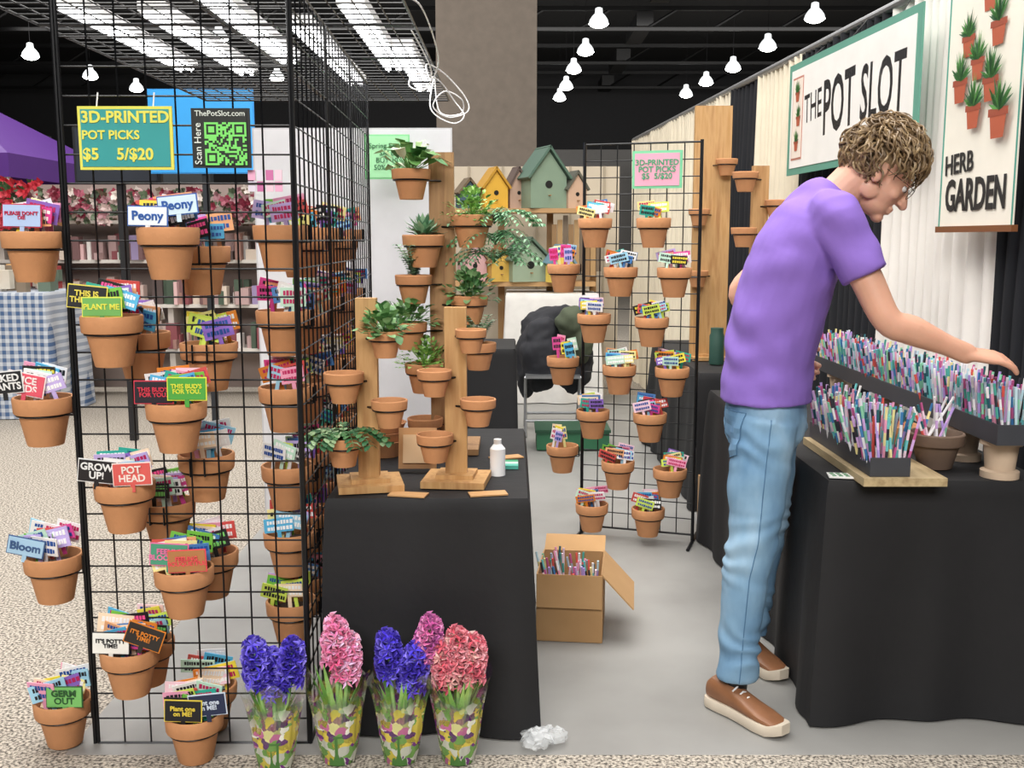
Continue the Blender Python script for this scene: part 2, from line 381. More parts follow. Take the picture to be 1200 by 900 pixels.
# ---------------- tables ----------------
def cloth_table(name,x0,x1,y0,y1,z,flare=.05,seed=0,amp=.02,m=M_black,cf=1.2):
    b=MB(); per=[]
    W,D=x1-x0,y1-y0
    N=int((W+D)*2/.025)
    for i in range(N):
        t=i/N*2*(W+D)
        if t<W: p=(x0+t,y0); nn=(0,-1)
        elif t<W+D: p=(x1,y0+t-W); nn=(1,0)
        elif t<2*W+D: p=(x1-(t-W-D),y1); nn=(0,1)
        else: p=(x0,y1-(t-2*W-D)); nn=(-1,0)
        per.append((V((*p,0)),V((*nn,0)),t))
    ns=[]
    for i in range(N):
        s=V((0,0,0))
        for k in range(-4,5): s+=per[(i+k)%N][1]
        ns.append(s.normalized())
    corners=[0,W,W+D,2*W+D]; P=2*(W+D)
    lv=[0,.02,.06,.15,.3,.45,.6,.75,.9,1]
    vs=[];fs=[]
    for l in lv:
        for i,(p,n,t) in enumerate(per):
            dc=min(min(abs(t-c),P-abs(t-c)) for c in corners)
            wv=noise.noise(V((t*6.5,l*.7,seed*3.1)))*1.3+.5*math.sin(t*21+seed+l*1.5)
            k=l**.8
            off=flare*k*(.5+cf*math.exp(-(dc/.12)**2))+amp*k*wv+(.006 if l>0 else 0)
            q=p+ns[i]*off
            vs.append((q.x,q.y,z*(1-l)+.004+ (0.003 if l==1 else 0)))
    for j in range(len(lv)-1):
        for i in range(N):
            k=(i+1)%N; fs.append((j*N+i,(j+1)*N+i,(j+1)*N+k,j*N+k))
    b.add(vs,fs)
    b.add([(x0,y0,z+.004),(x1,y0,z+.004),(x1,y1,z+.004),(x0,y1,z+.004)],[(0,1,2,3)])
    return b.obj(name,[m],angle=60)
LT=.71
cloth_table('display_table',-.53,.045,2.86,3.95,LT,.03,3,.020)
RT=.74
cloth_table('display_table',.935,1.58,2.95,4.78,RT,.02,5,.022,cf=2.5)
cloth_table('display_table',1.0,1.40,5.4,7.2,.74,.04,8,.02)
cloth_table('market_table',-.05,.75,9.0,9.8,.97,.02,9,.035,mat('white_skirt',hx('e2e0dc'),.8))
# ---------------- drape wall ----------------
def wx(y): return 1.60-.068*(y-4.55)
def drape(y0,y1,m,z1=2.44,name='drape'):
    b=MB(); n=int((y1-y0)/.012); vs=[];fs=[]
    for j,z in enumerate((.01,.6,1.2,1.8,z1)):
        for i in range(n+1):
            y=y0+(y1-y0)*i/n
            vs.append((wx(y)+.06+.022*math.sin(y*75+math.sin(y*9)*2)*(1-.3*z/2.4)+.02*noise.noise(V((y*5,z,0))),y,z))
    for j in range(4):
        for i in range(n): a=j*(n+1)+i; fs.append((a,a+1,a+n+2,a+n+1))
    b.add(vs,fs); return b.obj(name,[m],angle=80)
dr=empty('pipe_and_drape',(wx(5),5,0))
for y0,y1,m in [(1.9,3.64,M_navy),(3.64,4.62,M_white),(4.62,5.72,M_navy),(5.72,6.5,M_cream),(6.5,7.1,M_navy),(7.1,9.0,M_cream),(9.0,10.7,M_cream)]:
    par(drape(y0,y1,m,name='curtain'),dr)
b=MB(); b.tube([(wx(1.9)+.06,1.9,2.45),(wx(10.7)+.06,10.7,2.45)],.02,10)
for y in (1.9,4.55,7.5,10.7): b.tube([(wx(y)+.1,y,0),(wx(y)+.1,y,2.46)],.02,10)
par(b.obj('pipe_frame',[M_metal]),dr)
def banner(ya,yb):
    xa,xb=wx(ya)-.045,wx(yb)-.045
    A=V((xa,ya,0));B=V((xb,yb,0)); U=(B-A).normalized(); yaw=math.atan2(-(U.y),-(U.x))
    return MB(),(A+B)/2,(B-A).length,yaw
def bannerM(c,z,yaw,s,dz,off=.006):
    R=Matrix.Rotation(yaw,3,'Z'); n=R@V((0,-1,0)); x=R@V((1,0,0))
    return V((c.x,c.y,z))+x*s+V((0,0,dz))+n*off
b,c,L,yaw=banner(4.10,5.62)
R=Matrix.Rotation(yaw,3,'Z')
def plantart(sx,z,k,pk):
    q=bannerM(c,z,yaw,sx,0,pk); rx=R@V((1,0,0))
    b.add([q-rx*.032*k+V((0,0,-.04*k)),q+rx*.032*k+V((0,0,-.04*k)),q+rx*.045*k+V((0,0,.035*k)),q-rx*.045*k+V((0,0,.035*k))],[(0,1,2,3)],hx('b3593c'))
    b.add([q-rx*.052*k+V((0,0,.02*k)),q+rx*.052*k+V((0,0,.02*k)),q+rx*.052*k+V((0,0,.042*k)),q-rx*.052*k+V((0,0,.042*k))],[(0,1,2,3)],hx('9c4a32'),M=Matrix.Translation(R@V((0,-.0006,0))))
    nn=R@V((0,-1,0))*.0012
    for i in range(34):
        a=rnd.uniform(.2,2.94); l=rnd.uniform(.05,.12)*k; p=q+nn+V((0,0,.035*k)); e=p+rx*math.cos(a)*l*.7+V((0,0,math.sin(a)*l)); w=(V((0,0,math.cos(a)))-rx*math.sin(a))*.006*k
        b.add([p-w*.4,(p+e)/2-w,e,(p+e)/2+w],[(0,1,2,3)],hx(rnd.choice(['3f7a3c','5a9a4a','2f5f3a'])))
b.box((c.x,c.y,2.07),(L,.008,.57),hx('5f9a88'),R=R); b.box(bannerM(c,2.07,yaw,0,0,.005),(L-.09,.004,.50),hx('f0eeea'),R=R)
for k in (-.55,0,.55): b.rod(bannerM(c,2.34,yaw,k,0,0),V((wx(c.y)+.06,bannerM(c,2.34,yaw,k,0,0).y,2.46)),.002,4)
b.box(bannerM(c,2.07,yaw,-L/2+.15,0,.0075),(.155,.002,.42),hx('c08070'),R=R); b.box(bannerM(c,2.07,yaw,-L/2+.15,0,.0085),(.14,.002,.40),hx('efe2d6'),R=R)
for i in range(3): plantart(-L/2+.15+.02*(i%2),1.93+.125*i,.62,.011)
s=b.obj('shop_banner',[M_col],smooth=False)
text("THE",.20,facing(bannerM(c,2.07,yaw,-L/2+.37,.03),yaw,.06),cmat('1c1c1e'),s,off=.002,sx=.66)
text("POT",.36,facing(bannerM(c,2.07,yaw,-.06,0),yaw,.04),cmat('1c1c1e'),s,off=.007,sx=.56)
text("SLOT",.34,facing(bannerM(c,2.07,yaw,.42,0.0),yaw),cmat('1c1c1e'),s,off=.006,sx=.56)
b,c,L,yaw=banner(3.38,3.88); R=Matrix.Rotation(yaw,3,'Z')
b.box((c.x,c.y,1.96),(L,.006,.94),hx('f0ebde'),R=R)
for z in (1.485,2.435): b.box((c.x,c.y,z),(L+.02,.022,.022),hx('7a4a28'),R=R)
for sx in(-1,1): b.box(bannerM(c,1.96,yaw,sx*(L/2-.004),0,.004),(.006,.003,.94),hx('4a9a8a'),R=R)
for i,(sx,z,k) in enumerate([(.03,2.26,1.1),(-.10,2.12,.9),(.10,2.13,1.0),(-.02,2.03,.9),(-.13,1.97,1.0),(.08,1.95,1.0),(-.02,1.87,1.0),(.15,1.83,1.2)]):
    plantart(sx,z,k,.005+.0022*i)
s=b.obj('herb_garden_banner',[M_col],smooth=False)
text("HERB",.10,facing(bannerM(c,1.715,yaw,-.12,0),yaw,.05),cmat('222222'),s,off=.0015,sx=.85)
text("GARDEN",.155,facing(bannerM(c,1.60,yaw,0,0),yaw),cmat('222222'),s,off=.004,sx=.66)
# ---------------- wood stands, plants ----------------
def foliage(b,kind,c,R=.06,seed=0,mi=4):
    r=random.Random(seed); c=V(c)
    def leaf(p,d,l,w,col,droop=.3):
        d=d.normalized(); s=d.cross(V((0,0,1))); s=s.normalized() if s.length>.01 else V((1,0,0)); n=s.cross(d)
        a=p; m=p+d*l*.5+n*l*.08; e=p+d*l-V((0,0,droop*l))
        q=p+d*l*.22; t=p+d*l*.78-V((0,0,droop*l*.5))
        b.add([a,q+s*w*.75+n*l*.05,m+s*w+n*l*.02,t+s*w*.7,e,t-s*w*.7,m-s*w+n*l*.02,q-s*w*.75+n*l*.05,q,m-n*l*.04,t-n*l*.02],[(0,8,1),(1,8,9,2),(2,9,10,3),(3,10,4),(0,7,8),(7,6,9,8),(6,5,10,9),(5,4,10)],col,mi)
    G={'hosta':['5f8f4a','a9c98a','dfe8c8','3f7a3c'],'bush':['7fae52','98c26a','5c9040'],'jade':['4a7a44','6a9a5a','88b078'],'trail':['4a7a4a','9ab88a','2f5f3a'],'frond':['3f7a4a','6aa070','8ab890'],'var':['9cc0a0','5a8a60','c8dcc0'],'herb':['5f9a50','4a8040','86b46a'],'succ':['7aa880','a0c4a0','5a8a68']}[kind]
    G=[hx(x) for x in G]
    if kind=='hosta':
        for i in range(34):
            a=r.uniform(0,6.28);e=r.uniform(.25,1.2); d=V((math.cos(a)*math.cos(e),math.sin(a)*math.cos(e),math.sin(e)))
            p=c+d*.03; st=c+d*r.uniform(.04,.08); b.rod(c,st,.0015,4,G[0],mi); leaf(st,d,r.uniform(.06,.10),.022,r.choice(G),.35)
    elif kind=='succ':
        for i in range(40):
            a=i*2.4;e=.2+1.2*i/40; d=V((math.cos(a)*math.cos(e),math.sin(a)*math.cos(e),math.sin(e))); leaf(c+d*.01,d,r.uniform(.05,.08),.011,r.choice(G),-.05)
    elif kind in('bush','herb','jade'):
        k={'bush':220,'herb':170,'jade':110}[kind]; l={'bush':.018,'herb':.026,'jade':.032}[kind]
        for i in range(k):
            a=r.uniform(0,6.28);e=r.uniform(-.1,1.5);rr=R*r.uniform(.5,1.3)
            p=c+V((math.cos(a)*math.cos(e)*rr*1.15,math.sin(a)*math.cos(e)*rr*1.15,math.sin(e)*rr*1.1))
            if i%4==0: b.rod(c,p,.0012,3,G[0],mi)
            leaf(p,(p-c)+V((r.uniform(-.03,.03),r.uniform(-.03,.03),r.uniform(-.02,.03))),l*r.uniform(.8,1.3),l*.42,r.choice(G),.15)
    elif kind in('trail','frond','var'):
        for i in range(14 if kind!='frond' else 18):
            a=r.uniform(0,6.28); L=r.uniform(.08,.15)*(1.3 if kind=='frond' else 1); p=c.copy(); d=V((math.cos(a)*.8,math.sin(a)*.8,1.2)); pts=[p.copy()]
            if kind=='var': L*=.75; d.z=2.2
            for k in range(9):
                d=(d+V((0,0,-.24))).normalized() if kind!='var' else (d+V((0,0,-.10))).normalized(); p=p+d*L/8; pts.append(p.copy())
                for sgn in(-1,1):
                    s=d.cross(V((0,0,1))); s=s.normalized() if s.length>.01 else V((1,0,0)); leaf(p,s*sgn+d*.5,.026 if kind!='frond' else .022,.010 if kind!='frond' else .005,r.choice(G),.2)
            b.tube(pts,.0012,4,G[0],mi)
def stand(name,x,y,z0,ztop,pw,base,pots,m=M_wood,yaw=0):
    e=empty(name,(x,y,z0)); b=MB()
    b.box((x,y,(z0+.02+ztop)/2),(pw,.04,ztop-z0-.02)); b.box((x,y,z0+.014),(base,base*.95,.02),R=Matrix.Rotation(yaw,3,'Z'))
    b.box((x,y,z0+.03),(base*.6,base*.55,.014),R=Matrix.Rotation(yaw,3,'Z'))
    par(b.obj('post',[m],smooth=False),e)
    for i,(px,z,R,kind) in enumerate(pots):
        q=MB(); H=R*1.55
        py=y-.045-R*.35
        potgeo(q,R,H)
        pts=[(math.cos(a)*R*.92,math.sin(a)*R*.92,-.36*H) for a in [k*math.pi/10 for k in range(21)]]; q.tube(pts,.003,6,mi=2)
        q.rod((0,0,-.36*H),(x-px,.045+R*.35-.02,-.36*H),.003,4,mi=2)
        if kind: foliage(q,kind,(0,0,-.01),R,i+int(x*100))
        par(q.obj('terracotta_pot',[M_terra,M_soil,M_wire,M_col,M_leaf],(px,py,z)),e)
    return e
stand('pot_stand',-.425,2.99,LT+.004,1.28,.06,.19,[(-.485,1.07,.057,None),(-.49,.88,.055,'trail'),(-.363,1.19,.05,'jade'),(-.355,.99,.052,None)],yaw=.2)
stand('pot_stand',-.168,3.04,LT+.004,1.25,.065,.19,[(-.228,1.07,.05,None),(-.228,.88,.054,None),(-.12,1.19,.045,None),(-.10,.985,.052,None)],yaw=-.1)
stand('pot_stand',-.24,3.55,LT+.004,1.74,.085,.25,[(-.337,1.68,.064,'hosta'),(-.298,1.464,.07,'succ'),(-.135,1.53,.07,'bush'),(-.333,1.33,.062,'var'),(-.145,1.26,.062,'jade'),(-.30,1.03,.066,'bush'),(-.35,1.17,.06,'jade'),(-.115,1.10,.06,'var'),(-.30,.84,.06,None)],m=M_woodd)
b=MB(); foliage(b,'frond',(-.06,3.5,1.50),.08,77,0); foliage(b,'frond',(-.055,3.5,1.43),.06,78,0); foliage(b,'frond',(-.06,3.52,1.37),.06,79,0); b.obj('trailing_fern',[M_leaf])
b=MB()
b.box((-.30,3.2,.79),(.12,.02,.13),hx('b88a5a'),R=Matrix.Rotation(-.25,3,'X')); b.box((-.30,3.19,.79),(.09,.02,.09),hx('d8b890'),R=Matrix.Rotation(-.25,3,'X'))
b.obj('wooden_card_holder',[M_col],smooth=False)
b=MB()
for x,y,r_ in [(-.07,2.90,.2),(-.30,2.89,-.2),(-.02,3.4,.4)]: b.box((x,y,LT+.008),(.11,.05,.004),hx('c89a68'),R=Matrix.Rotation(r_,3,'Z'))
b.obj('kraft_card',[M_col],smooth=False)
b=MB(); b.lathe([(0,0),(.024,0),(.024,.085),(.012,.1),(.012,.115),(0,.115)],16,hx('f2f2f2')); b.obj('spray_bottle',[M_col],(-.045,3.15,LT+.005))
b=MB()
for i in range(3): b.box((-.005,3.3-.03*i,LT+.012),(.05,.03,.012),hx(['3aa070','c8d8d0','58b8a6'][i]))
b.obj('sample_tags',[M_col],smooth=False)
b=MB()
for i in range(3): b.lathe([(0,-.055),(.055,-.055),(.075,-.005),(.08,0),(.072,0),(.05,-.04),(0,-.045)],24,c=(0,0,.055+i*.03))
b.obj('terracotta_saucer_stack',[M_terra],(-.44,3.45,LT+.005))
# ---------------- hyacinths ----------------
M_sleeve=mat('printed_sleeve',hx('e8f0d8'),.12,alpha=.45)
nt=M_sleeve.node_tree; bs=nt.nodes['Principled BSDF']
tc=nt.nodes.new('ShaderNodeTexCoord'); 
nz=nt.nodes.new('ShaderNodeTexNoise'); nz.inputs['Scale'].default_value=30
nt.links.new(tc.outputs['Object'],nz.inputs['Vector'])
mixv=nt.nodes.new('ShaderNodeVectorMath'); mixv.operation='MULTIPLY_ADD'; mixv.inputs[1].default_value=(.05,.05,.05)
nt.links.new(nz.outputs['Color'],mixv.inputs[0]); nt.links.new(tc.outputs['Object'],mixv.inputs[2])
vo=nt.nodes.new('ShaderNodeTexVoronoi'); vo.inputs['Scale'].default_value=42
nt.links.new(mixv.outputs[0],vo.inputs['Vector'])
sp=nt.nodes.new('ShaderNodeSeparateColor'); nt.links.new(vo.outputs['Color'],sp.inputs[0])
r=nt.nodes.new('ShaderNodeValToRGB'); r.color_ramp.interpolation='CONSTANT'; el=r.color_ramp.elements
el[0].color=(*lin(hx('7a3a88')),1); el[1].position=.85; el[1].color=(*lin(hx('f4f4e8')),1)
for p,c_ in [(.18,'e0cc58'),(.34,'7aa858'),(.55,'c870a0'),(.70,'eae6a0')]:
    e=el.new(p); e.color=(*lin(hx(c_)),1)
nt.links.new(sp.outputs[0],r.inputs[0]); nt.links.new(r.outputs[0],bs.inputs['Base Color'])
sx=nt.nodes.new('ShaderNodeSeparateXYZ'); nt.links.new(tc.outputs['Object'],sx.inputs[0])
mr=nt.nodes.new('ShaderNodeMapRange'); mr.inputs[1].default_value=.14; mr.inputs[2].default_value=.21; mr.inputs[3].default_value=.85; mr.inputs[4].default_value=.14
nt.links.new(sx.outputs[2],mr.inputs[0])
m2=nt.nodes.new('ShaderNodeMapRange'); m2.inputs[1].default_value=.1; m2.inputs[2].default_value=.9; m2.inputs[3].default_value=.5; m2.inputs[4].default_value=1.1
nt.links.new(sp.outputs[1],m2.inputs[0]); mm=nt.nodes.new('ShaderNodeMath'); mm.operation='MULTIPLY'; mm.use_clamp=True
nt.links.new(mr.outputs[0],mm.inputs[0]); nt.links.new(m2.outputs[0],mm.inputs[1]); nt.links.new(mm.outputs[0],bs.inputs['Alpha'])
def hyacinth(x,y,spikes,seed,sc_=1):
    r=random.Random(seed); e=empty('potted_hyacinth',(x,y,0)); b=MB()
    b.lathe([(0,.004),(.04,.004),(.05,.09),(.052,.09),(.052,.095),(.046,.095),(.044,.08),(0,.08)],24,hx('4a7a3a'))
    for i in range(16):
        a=r.uniform(0,6.28); L=r.uniform(.12,.20); d=V((math.cos(a)*.22,math.sin(a)*.22,1)).normalized(); s=d.cross(V((math.cos(a),math.sin(a),0))).normalized()*.010
        p=V((math.cos(a)*.02,math.sin(a)*.02,.085)); m=p+d*L*.5; t=p+d*L+V((math.cos(a),math.sin(a),0))*.02
        b.add([p-s*.6,p+s*.6,m+s,m-s,t],[(0,1,2,3),(3,2,4)],hx(r.choice(['7cb858','9fd072','68a048'])))
    for k,(ox,oy,zt,cols) in enumerate(spikes):
        top=V((ox,oy,zt)); base=V((ox*.3,oy*.3,.085))
        b.tube([base,(base+top)/2+V((ox*.1,0,0)),top],[.006,.006,.004],8,hx('9ac878'))
        ax=(top-base).normalized()
        for i in range(52):
            t=i/52; h=.115*t-.10+r.uniform(-.004,.004); ph=i*2.4+r.uniform(-.2,.2); rr=.046*(1-.45*max(0,t-.6)/.4)*r.uniform(.8,1.15)
            o=V((math.cos(ph),math.sin(ph),.25+.9*max(0,t-.8)*5)); d=o.normalized(); c=top+ax*h+d*rr*.5
            u=d.cross(V((0,0,1))).normalized(); w=u.cross(d); col=hx(r.choice(cols)); col2=tuple(min(1,k*1.22) for k in col)
            b.rod(top+ax*h,c+d*.008,.0025,5,tuple(k*.8 for k in col))
            for q in range(6):
                g=q*math.pi/3+r.uniform(-.25,.25); dr=(u*math.cos(g)+w*math.sin(g)); sd=(u*-math.sin(g)+w*math.cos(g))*.0042
                c0=c+d*.008; b.add([c0,c0+dr*.010+d*.012-sd,c0+dr*.026+d*.002,c0+dr*.010+d*.012+sd],[(0,1,2),(0,2,3)],col2 if q%2 else col)
    par(b.obj('plant',[M_col],(x,y,0),angle=60),e)
    b=MB(); n=64; vs=[];fs=[]
    prof=[(.044,.003),(.052,.04),(.060,.09),(.066,.14),(.075,.19),(.086,.235),(.092,.25)]
    for j,(R_,z) in enumerate(prof):
        for i in range(n):
            a=2*math.pi*i/n; q=R_*(1+(.07*math.sin(a*7+seed)+.05*math.sin(a*3+seed*2))*j/6+.02*math.sin(a*17)); vs.append((q*math.cos(a),q*.85*math.sin(a),z+(.022*math.sin(a*4+seed) if j==6 else .01*math.sin(a*4+seed) if j==5 else 0)))
    for j in range(6):
        for i in range(n): k=(i+1)%n; fs.append((j*n+i,j*n+k,(j+1)*n+k,(j+1)*n+i))
    b.add(vs,fs); par(b.obj('cellophane_sleeve',[M_sleeve],(x,y,0)),e)
PU=['4a3aa8','5a48c0','4234a0','6f60d0','8478dc']; PK=['e890b4','f0a8c4','d878a0','f4bcd0']; SA=['e0909a','e0a0a8','d07888','c46a7a','e8b8b4']; MG=['c070a8','d088b4','a85a98']
hyacinth(-.655,2.66,[(-.045,0,.335,PU),(.055,.01,.335,PU),(.0,.02,.30,PU)],1); hyacinth(-.485,2.70,[(.0,0,.385,PK),(.03,.02,.33,PK)],2); hyacinth(-.312,2.70,[(-.03,0,.345,PU),(.045,0,.305,PU),(.085,.03,.375,MG)],4); hyacinth(-.150,2.70,[(.0,0,.350,SA),(-.04,.01,.31,SA),(.045,.01,.33,SA)],6)
b=MB(); b.ell((.11,2.80,.022),.055,.035,.02); b.ell((.07,2.77,.025),.04,.05,.022)
for i,p in enumerate(b.v): p+= V((noise.noise(p*60),noise.noise(p*60+V((9,0,0))),abs(noise.noise(p*50))))*.02
b.obj('crumpled_plastic',[mat('clear_film',hx('f0f4f6'),.1,alpha=.3)],angle=20)
# ---------------- box ----------------
e=empty('cardboard_box',(.225,3.68,0)); b=MB(); W,D_,H=.235,.30,.255; Rz=Matrix.Rotation(-.12,3,'Z'); cc=V((.225,3.70,0))
def bx(c,s,R2=None): b.box(cc+Rz@V(c),s,R=Rz@(R2 if R2 else Matrix.Identity(3)))
bx((0,0,.006),(W,D_,.006)); bx((0,-D_/2,H/2),(W,.005,H-.005)); bx((0,D_/2,H/2),(W,.005,H-.005)); bx((-W/2,0,H/2),(.005,D_,H-.005)); bx((W/2,0,H/2),(.005,D_,H-.005))
bx((W/2+.055,0,H-.06),(.005,D_,.17),Matrix.Rotation(-.75,3,'Y')); bx((0,-D_/2-.012,H-.06),(W,.005,.12),Matrix.Rotation(-.12,3,'X')); bx((0,D_/2+.05,H+.01),(W,.005,.11),Matrix.Rotation(-1.2,3,'X'))
par(b.obj('carton',[M_card],smooth=False),e)
PENC=[hx(c) for c in ['6fc7c9','f2a3c0','e9e9ef','b79be0','f4d7e6','8fd6b0','3e7fb8','e0584e','f0e3a0','2e2e38','c8e6f0','d8b0e8','f6f6f6','4aa89a','c25a90','1f5f6a','a8b8c8']]
def pen(b,p,d,L,r=.0042,mi=0):
    c1,c2=rnd.choice(PENC),rnd.choice(PENC); d=V(d).normalized(); p=V(p)
    k=5
    for i in range(k): b.tube([p+d*L*i/k,p+d*L*(i+1)/k],r,6,c1 if i%2 else c2,mi,cap=(i==k-1))
b=MB()
for i in range(46):
    lx=rnd.choice((-.06,.05))
    pen(b,cc+Rz@V((lx+rnd.uniform(-.04,.04),rnd.uniform(-.12,.12),.06+rnd.uniform(0,.03))),(rnd.uniform(-.25,.1),rnd.uniform(-.2,.2),1),.19)
par(b.obj('pens',[M_col]),e)
# ---------------- right table goods ----------------
M_tray=mat('charcoal_plastic',hx('3e4046'),.5)
def tray(name,x,y0,y1,z,w,rows,dy,L,h=.055,tilt=.06):
    e=empty(name,(x,(y0+y1)/2,z)); b=MB(); D=y1-y0; ym=(y0+y1)/2
    b.box((x,ym,z+.004),(w,D,.008)); 
    for s in(-1,1): b.box((x+s*w/2,ym,z+h/2),(.006,D,h)); b.box((x,ym+s*D/2,z+h/2),(w+.006,.006,h))
    b.box((x,ym,z+h-.012),(w-.006,D-.006,.004))
    par(b.obj('pen_tray_body',[M_tray],smooth=False),e); b=MB()
    n=int(D/dy)
    for i in range(n):
        for k in range(rows):
            pen(b,(x-w/2+w*(k+.5)/rows+rnd.uniform(-.003,.003),y0+dy*(i+.5),z+.008),(rnd.gauss(0,tilt)+(k-(rows-1)/2)*.06,rnd.gauss(0,tilt*1.2),1),L*rnd.uniform(.9,1.08))
    par(b.obj('pens',[M_col]),e)
b=MB(); b.box((1.13,3.18,RT+.018),(.24,.62,.024)); b.obj('wood_riser_board',[M_slab],smooth=False)
tray('pen_display_tray',1.09,2.89,3.49,RT+.031,.11,6,.018,.175,.055,.09)
tray('pen_display_tray',1.46,2.90,4.72,.86,.12,5,.022,.165,.06)
b=MB()
for y in (3.0,3.25,3.9,4.5):
    b.lathe([(0,RT+.005),(.055,RT+.005),(.055,RT+.025),(.042,RT+.03),(.05,.845),(.06,.845),(.06,.858),(0,.858)],22,c=(1.46,y,0))
b.obj('tray_riser_pot',[mat('pale_clay',hx('c9b29a'),.8)])
b=MB(); potgeo(b,.082,.11)
for i in range(3): b.tube([(rnd.uniform(-.04,.04),rnd.uniform(-.03,.03),-.03),(rnd.uniform(-.06,.06),0,.11)],.004,6,hx('f2f2f2'),3)
for i in range(9): pen(b,(rnd.uniform(-.04,.04),rnd.uniform(-.03,.03),-.04),(rnd.uniform(-.4,.4),rnd.uniform(-.2,.2),1),.13,mi=3)
b.obj('terracotta_pot',[mat('dark_clay',hx('6e5a4c'),.8),M_soil,M_wire,M_col],(1.315,3.12,RT+.118))
b=MB(); potgeo(b,.06,.085); b.obj('terracotta_pot',[M_terra,M_soil,M_wire,M_col],(1.31,3.40,RT+.092))
b=MB(); b.box((.99,2.99,RT+.010),(.09,.06,.004),hx('f4f4f0'),R=Matrix.Rotation(-.15,3,'Z'))
for i in range(4):
    for j in range(3): b.box((.96+i*.019,2.975+j*.016-(i-2)*.003,RT+.0125),(.012,.009,.001),hx('4a8a5a'))
b.obj('price_card',[M_col],smooth=False)
b=MB(); b.lathe([(0,0),(.040,0),(.042,.01),(.042,.16),(.036,.175),(.036,.205),(0,.205)],20,hx('2f5248')); b.obj('water_bottle',[M_col],(1.155,5.75,.75))
stand('pot_stand',1.10,4.62,RT+.004,1.77,.07,.2,[(1.02,1.74,.055,None),(1.02,1.50,.055,None),(1.16,1.62,.05,None)],m=M_wood)
stand('pot_stand',1.15,6.0,.745,2.2,.21,.2,[(1.07,1.62,.06,None),(1.07,1.27,.06,None),(1.22,1.9,.06,None)],m=M_wood)
# ---------------- background booth with birdhouses ----------------
b=MB(); sx0,sx1=-.55,.75
for z in (1.05,1.70):
    b.box(((sx0+sx1)/2,9.4,z),(sx1-sx0,.4,.04),hx('b08a5c'))
for x in (sx0,-.1,.35,sx1):
    b.box((x,9.55,.92),(.06,.05,1.6),hx('9a7446'))
for k in range(9): b.box((.38+.05*k,9.3,1.33+.04*(k%3)),(.045,.03,.5),hx(['8a6a44','a58458','6a5a48'][k%3]))
b.obj('wooden_display_shelf',[M_col],smooth=False)
b=MB(); b.box((.1,10.2,1.1),(1.9,.05,2.1),hx('c8bca8'))
for k in range(6): b.box((-.75+.33*k,10.16,1.1),(.02,.03,2.1),hx('a89c88'))
b.obj('beige_partition',[M_col],smooth=False)
def birdhouse(x,y,z,w,h,col,roof):
    b=MB(); c=hx(col); r=hx(roof); d=w*.8; hb=h*.55
    b.add([(-w/2,-d/2,0),(w/2,-d/2,0),(w/2,-d/2,hb),(0,-d/2,h),(-w/2,-d/2,hb),(-w/2,d/2,0),(w/2,d/2,0),(w/2,d/2,hb),(0,d/2,h),(-w/2,d/2,hb)],
     [(0,1,2,3,4),(9,8,7,6,5),(0,4,9,5),(1,6,7,2),(0,5,6,1)],c)
    L=math.hypot(w/2,h-hb)*1.25; a=math.atan2(h-hb,w/2)
    for s in(-1,1): b.box((s*w*.29,0,(h+hb)/2+.012),(L,d*1.3,.02),r,R=Matrix.Rotation(s*a,3,'Y'))
    b.tube([(0,-d/2-.004,hb*.75),(0,-d/2+.01,hb*.75)],w*.10,14,(.05,.05,.05)); b.rod((0,-d/2,hb*.4),(0,-d/2-.05,hb*.4),.006,6,hx('a07a50'))
    b.obj('birdhouse',[M_col],(x,y,z),smooth=False,rotz=.35)
birdhouse(.28,9.35,1.722,.34,.50,'7f9480','4f6a5c'); birdhouse(-.17,9.35,1.722,.22,.33,'d8a83a','b98a2a'); birdhouse(-.40,9.35,1.722,.18,.24,'3f5868','6a5a44')
birdhouse(.04,9.45,1.722,.17,.34,'b89a88','5a4a44'); birdhouse(.56,9.35,1.722,.18,.30,'c8a890','5a5a50'); birdhouse(.12,9.3,1.072,.34,.36,'8fa08a','5a7060'); birdhouse(-.36,9.3,1.072,.22,.34,'c8a0a0','7a6a4a'); birdhouse(.42,9.1,1.072,.2,.3,'e8c85a','6a8a9a')
birdhouse(-.12,9.25,1.072,.18,.3,'c9a24a','8a5a34')
# folding chair + jacket
b=MB()
def L3(*pts,r=.011): b.tube([V(p) for p in pts],r,8)
cx,cy=.30,7.6
for s in(-.2,.2):
    L3((cx+s,cy-.22,0.01),(cx+s,cy+.12,.55),(cx+s,cy+.2,.82)); L3((cx+s,cy+.25,0.01),(cx+s,cy-.18,.45))
L3((cx-.2,cy-.15,.12),(cx+.2,cy-.15,.12)); L3((cx-.2,cy+.2,.12),(cx+.2,cy+.2,.12)); b.box((cx,cy,.45),(.4,.4,.02)); b.box((cx,cy+.18,.75),(.4,.02,.15))
b.obj('folding_chair',[M_metal])
def remeshed(b,name,m,vox,parent,disp=None,smooth_it=4):
    o=b.obj(name+'_src',[m]); r=o.modifiers.new('r','REMESH'); r.mode='VOXEL'; r.voxel_size=vox; r.use_smooth_shade=True
    if smooth_it: s=o.modifiers.new('s','SMOOTH'); s.iterations=smooth_it; s.factor=.5
    bpy.context.view_layer.update()
    me=bpy.data.meshes.new_from_object(o.evaluated_get(bpy.context.evaluated_depsgraph_get())); bpy.data.objects.remove(o)
    if disp:
        ns=[v.normal.copy() for v in me.vertices]
        for v,n in zip(me.vertices,ns): v.co=v.co+n*disp(v.co)
    me.materials.clear(); me.materials.append(m)
    me.polygons.foreach_set('use_smooth',[True]*len(me.polygons)); me.update()
    n=bpy.data.objects.new(name,me); sc.collection.objects.link(n)
    if parent: par(n,parent)
    return n
